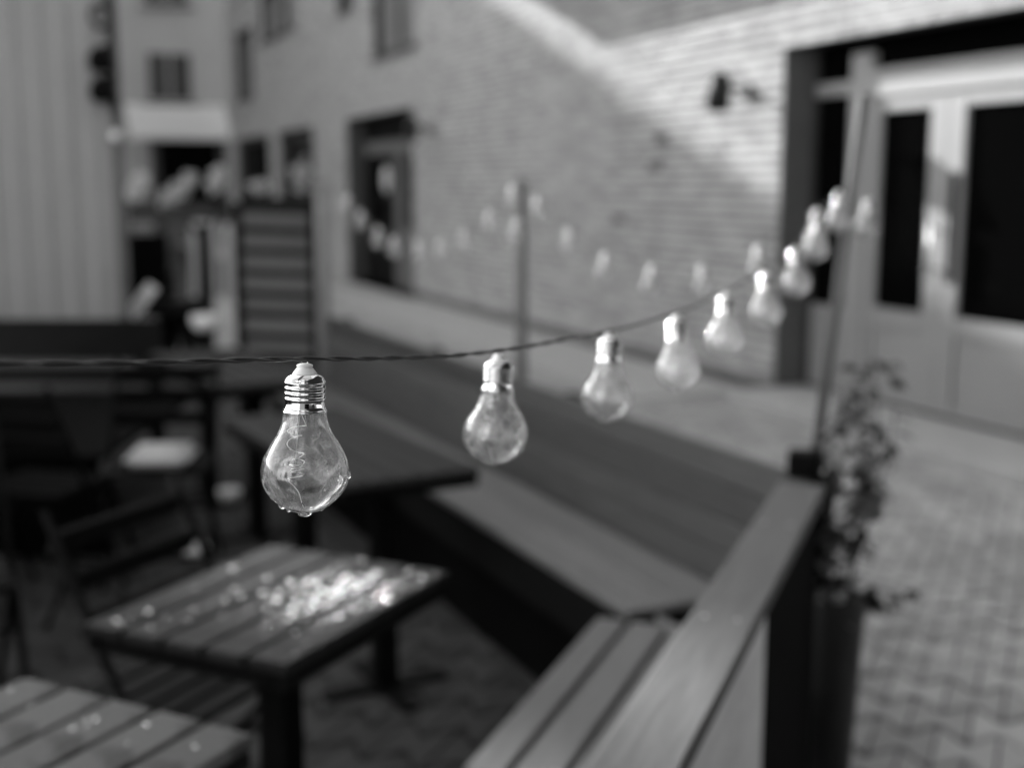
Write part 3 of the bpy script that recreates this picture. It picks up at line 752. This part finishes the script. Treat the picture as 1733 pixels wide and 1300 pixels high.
def catmull(P, step=.008):
    out = []
    for i in range(len(P)-1):
        p0, p1, p2, p3 = P[max(i-1, 0)], P[i], P[i+1], P[min(i+2, len(P)-1)]
        n = max(2, int((p2-p1).length/step))
        for k in range(n):
            t = k/n
            out.append(.5*((2*p1)+(-p0+p2)*t+(2*p0-5*p1+4*p2-p3)*t*t+(-p0+3*p1-3*p2+p3)*t**3))
    out.append(P[-1]); return out
cp = catmull(path)
bm = bmesh.new()
for ph in (0, math.pi):
    pts = []; ang = ph
    for i, p in enumerate(cp):
        t = (cp[min(i+1, len(cp)-1)]-cp[max(i-1, 0)]).normalized(); u = Vector((0, 0, 1)); u = (u-t*u.dot(t)).normalized(); w = t.cross(u)
        if i: ang += (cp[i]-cp[i-1]).length/.075*2*math.pi
        wob = Vector((0, 0, .0007*math.sin(i*.11)))
        pts.append(p+(u*math.cos(ang)+w*math.sin(ang))*.00095+wob+Vector((0, 0, .002)))
    add_tube(bm, pts, .00098, 8)
tag(link('light_string', to_mesh(bm, 'light_string', True), 'cable'), 'thin black twisted cord carrying the bulbs from pole to pole', 'cord')

# bulb in millimetres read off the sharp one: z = 0 at the cord
S = .0821e-3
def zz(y): return -(y-40)*S
GP = [(172,432),(174,460),(185,520),(214,600),(262,680),(309,760),(339,840),(350,900),(351,950),(338,1020),(304,1085),(252,1145),(182,1200),(110,1238),(50,1257),(0,1262)]
def smooth(P, n):
    out = []
    Q = [Vector((a, b, 0)) for a, b in P]
    for i in range(len(Q)-1):
        p0, p1, p2, p3 = Q[max(i-1, 0)], Q[i], Q[i+1], Q[min(i+2, len(Q)-1)]
        for k in range(n):
            t = k/n
            c = .5*((2*p1)+(-p0+p2)*t+(2*p0-5*p1+4*p2-p3)*t*t+(-p0+3*p1-3*p2+p3)*t**3)
            out.append((max(c.x, 0), c.y))
    out.append(P[-1]); return out
prof_o = [(a*S, zz(b)) for a, b in smooth(GP, 4)]
th = .0009
prof_i = []
for i, (r_, z_) in enumerate(prof_o):
    a = prof_o[max(i-1, 0)]; c = prof_o[min(i+1, len(prof_o)-1)]
    d = Vector((c[0]-a[0], c[1]-a[1])).normalized(); nrm = Vector((d.y, -d.x))
    if nrm.x > 0: nrm = -nrm
    if i == len(prof_o)-1: prof_i.append((0, z_+th))
    else: prof_i.append((max(r_+nrm.x*th, 0.0001), z_+nrm.y*th))
prof_i[0] = (prof_o[0][0]-th, prof_o[0][1])
def globe_mesh(n):
    bm = bmesh.new()
    def skin(prof, flip):
        first = None; prev = None
        for r_, z_ in prof:
            ring = [bm.verts.new((0, 0, z_))] if r_ < 1e-6 else [bm.verts.new((r_*math.cos(2*math.pi*k/n), r_*math.sin(2*math.pi*k/n), z_)) for k in range(n)]
            if prev is None: first = ring
            else:
                for k in range(n):
                    q = (k+1) % n
                    f = [prev[k], ring[0], prev[q]] if len(ring) == 1 else [prev[k], ring[k], ring[q], prev[q]]
                    bm.faces.new(f[::-1] if flip else f)
            prev = ring
        return first
    a = skin(prof_o, False); c = skin(prof_i, True)
    for k in range(n):                    # rim at the neck between the two skins
        q = (k+1) % n
        bm.faces.new((a[k], a[q], c[q], c[k]))
    # slightly uneven blown plastic
    for v in bm.verts:
        a = math.atan2(v.co.y, v.co.x); k = 1+.006*math.sin(3*a+v.co.z*90)+.004*math.sin(5*a-v.co.z*160)
        v.co.x *= k; v.co.y *= k
    return to_mesh(bm, 'globe', True)
capP = [(0,128),(96,129),(104,134),(140,150),(154,168),(158,186),(163,190),(164,196),(158,201),(152,208),(150,216),(153,224),(161,230),(164,236),(160,243),(153,250),(151,258),(154,266),(162,273),(164,279),(160,286),(153,293),(151,301),(154,309),(161,316),(164,322),(160,329),(154,336),(153,350),(155,372),(160,384),(160,404),(168,408),(170,414),(168,421),(176,424),(177,434),(171,436)]
def cap_mesh(n):
    bm = bmesh.new(); rings = []
    for r_, y_ in capP:
        if r_ == 0: continue
        ring = []
        for k in range(n):
            a = 2*math.pi*k/n; y2 = y_
            if 192 < y_ < 340: y2 = y_+(k/n-.5)*20            # helical thread
            ring.append(bm.verts.new((r_*S*math.cos(a), r_*S*math.sin(a), zz(y2))))
        rings.append(ring)
    for a, c in zip(rings, rings[1:]):
        for k in range(n): bm.faces.new((a[k], c[k], c[(k+1) % n], a[(k+1) % n]))
    bm.faces.new(rings[0])
    return to_mesh(bm, 'screw_cap', True)
insP = [(0,46),(40,47),(62,56),(66,66),(58,74),(66,84),(82,104),(92,118),(98,128)]
def lathe_mesh(P, n, nm):
    bm = bmesh.new(); add_lathe(bm, [(a*S, zz(b)) for a, b in P], n); return to_mesh(bm, nm, True)
def loop_mesh():
    bm = bmesh.new()
    add_tube(bm, [(.0018*math.cos(a), .0006*math.cos(a), zz(34)+.0026*math.sin(a)) for a in [i*2*math.pi/14 for i in range(15)]], .0006, 6)
    return to_mesh(bm, 'hanging_loop', True)
def fil_mesh():
    pts = []
    def q(px, dep, py): pts.append(Vector(((px-395)*S, dep*1e-3, zz(py))))
    for p in ((350, 3, 440), (372, 2, 480), (412, -3, 540), (380, 4, 556), (300, 2, 566), (262, -3, 586), (300, -5, 606), (365, -1, 628), (345, 5, 640), (270, 1, 664), (262, -4, 700), (300, -5, 735), (272, 2, 748), (330, 4, 775), (385, 1, 778), (350, -4, 800), (300, -4, 815), (330, 4, 828), (385, 3, 846)): q(*p)
    for k in range(40):
        a = k/40*2*math.pi*4.2
        q(328+(44+14*math.sin(k*.37))*math.cos(a), 6.5*math.sin(a), 866+k*1.7+26*math.sin(a+.5*math.sin(k*.5)))
    for k in range(14):
        a = math.pi*.1+k/13*math.pi*1.3
        q(322+62*math.cos(a-.6), 6*math.sin(a-.6), 935+k*4+20*math.sin(a-.6))
    for p in ((272, -1, 990), (262, 0, 1002), (300, 1, 1040), (340, 0, 1090), (358, -1, 1130), (368, 0, 1180), (380, 0, 1215)): q(*p)
    sm = catmull(pts, .0012)
    bm = bmesh.new(); add_tube(bm, sm, .00034, 6)
    # two straight lead wires from the cap
    add_tube(bm, [(-.003, 0, zz(436)), (-.0052, .0005, zz(640)), (-.0064, 0, zz(870))], .0002, 6)
    add_tube(bm, [(-.0005, .001, zz(436)), (.0012, 0, zz(530))], .0003, 6)
    return to_mesh(bm, 'filament', True)
def rad_at(y):
    for (a, b), (c, d) in zip(GP, GP[1:]):
        if b <= y <= d: return a+(c-a)*(y-b)/(d-b)
    return 0
def drop_mesh(seed, n, big=False):
    r = random.Random(seed); bm = bmesh.new()
    L_ = []
    for k in range(n): L_.append((r.uniform(0, 6.283), 600+600*r.random()**.6, r.uniform(.35, .9)*(1 if big else 1.2), r.uniform(1.2, 2.4)))
    if big:   # drops seen on the sharp bulb: along the right flank and hanging at the bottom
        for ang, y, s_, st_ in ((-40, 760, 1.0, 2.4), (-52, 845, .9, 2.0), (-30, 840, .8, 1.5), (-35, 930, 1.2, 1.5), (-18, 960, 1.1, 2.0), (-2, 935, 1.9, 1.6), (-4, 780, 1.0, 2.0), (-55, 1000, .8, 1.8),
                                (-95, 1010, .7, 1.5), (-150, 960, .8, 1.6), (-140, 1125, 1.0, 1.1), (-165, 1130, .9, 1.0), (180, 985, 1.1, 1.6)):
            L_.append((R(ang), y, s_, st_))
        for ang, y, s_, st_ in ((-170, 1196, 2.9, .75), (-150, 1222, 2.0, .6), (-100, 1248, 2.6, .5), (-60, 1252, 2.2, .5), (0, 1226, 1.6, .7), (-80, 1258, 3.0, .45), (150, 1235, 2.0, .6), (60, 1245, 2.0, .6)):
            L_.append((R(ang), y, s_, st_))
    for a, y, s_, st_ in L_:
        rr = rad_at(y)*S; c = Vector((rr*math.cos(a), rr*math.sin(a), zz(y)))
        r2 = rad_at(min(y+8, 1261))*S; dz = -8*S; t = Vector(((r2-rr)*math.cos(a), (r2-rr)*math.sin(a), dz)).normalized()
        side = Vector((-math.sin(a), math.cos(a), 0)); nr = side.cross(t)
        if nr.dot(Vector((math.cos(a), math.sin(a), -.4))) < 0: nr = -nr
        b2 = bmesh.ops.create_icosphere(bm, subdivisions=2, radius=1)
        for v in b2['verts']:
            q = v.co.copy()
            taper = 1-.3*q.y if st_ > 1.3 else 1
            v.co = c+nr*(q.z*.0007*s_+.0001)+side*(q.x*.0011*s_*taper)+t*(-q.y*.0011*s_*st_)
    bmesh.ops.recalc_face_normals(bm, faces=bm.faces)
    return to_mesh(bm, 'water_drops', True)
hi = dict(globe=globe_mesh(96), cap=cap_mesh(96), ins=lathe_mesh(insP, 48, 'insulator'), loop=loop_mesh(), fil=fil_mesh(), drops=drop_mesh(2, 26, True))
lo = dict(globe=globe_mesh(48), cap=cap_mesh(40), ins=lathe_mesh(insP, 24, 'insulator'), loop=hi['loop'], fil=hi['fil'], drops=drop_mesh(5, 34))
GB = 'clear bulbs on the string of lights'
def bulb(p, label, d, rz, tx, ty):
    t = thing('light_bulb', label, 'bulb', p, 0, GB)
    t.rotation_euler = (tx, ty, rz)
    link('globe', d['globe'], 'glass' if d is hi else 'brightened_glass', t); link('screw_cap', d['cap'], 'chrome', t); link('insulator', d['ins'], 'insulator', t)
    link('hanging_loop', d['loop'], 'water', t); link('filament', d['fil'], 'copper', t)
    link('water_drops', d['drops'], 'water', t, kind='stuff')
    return t
ORD = ['', 'second', 'third', 'fourth', 'fifth', 'sixth', 'seventh', 'eighth', 'ninth', 'tenth']
r = random.Random(5)
bulb(H1[0], 'sharply focused clear bulb nearest the camera, dotted with water drops', hi, 0, R(-2), R(1.0))
for k, p in enumerate(H1[1:], 1):
    bulb(p, '%s bulb from the sharp foremost bulb on the near stretch of cord' % ORD[k], lo, r.uniform(-.4, .4), R(r.uniform(-5, 2)), R(3 if k == 1 else r.uniform(-4, 4)))
for k, p in enumerate(H2):
    bulb(p, ('first' if k == 0 else ORD[k])+' bulb left of the leaning corner pole on the middle stretch of cord', lo, r.uniform(0, 6), R(r.uniform(-5, 5)), R(r.uniform(-5, 5)))
for k, p in enumerate(H3):
    bulb(p, ('first' if k == 0 else ORD[k])+' bulb left of the dark middle pole on the far stretch of cord', lo, r.uniform(0, 6), R(r.uniform(-5, 5)), R(r.uniform(-5, 5)))
bulb(Vector((.782, 3.0, 1.533)), 'bulb hanging directly in front of the leaning corner pole', lo, .5, R(-4), R(5))
bulb(Vector((.868, 3.05, 1.515)), 'bulb hanging just right of the leaning corner pole', lo, 1.0, R(4), R(-4))
bulb(Vector((.02, 4.63, 1.42)), 'bulb hanging against the dark middle pole below the cord', lo, 2.0, R(3), R(-3))
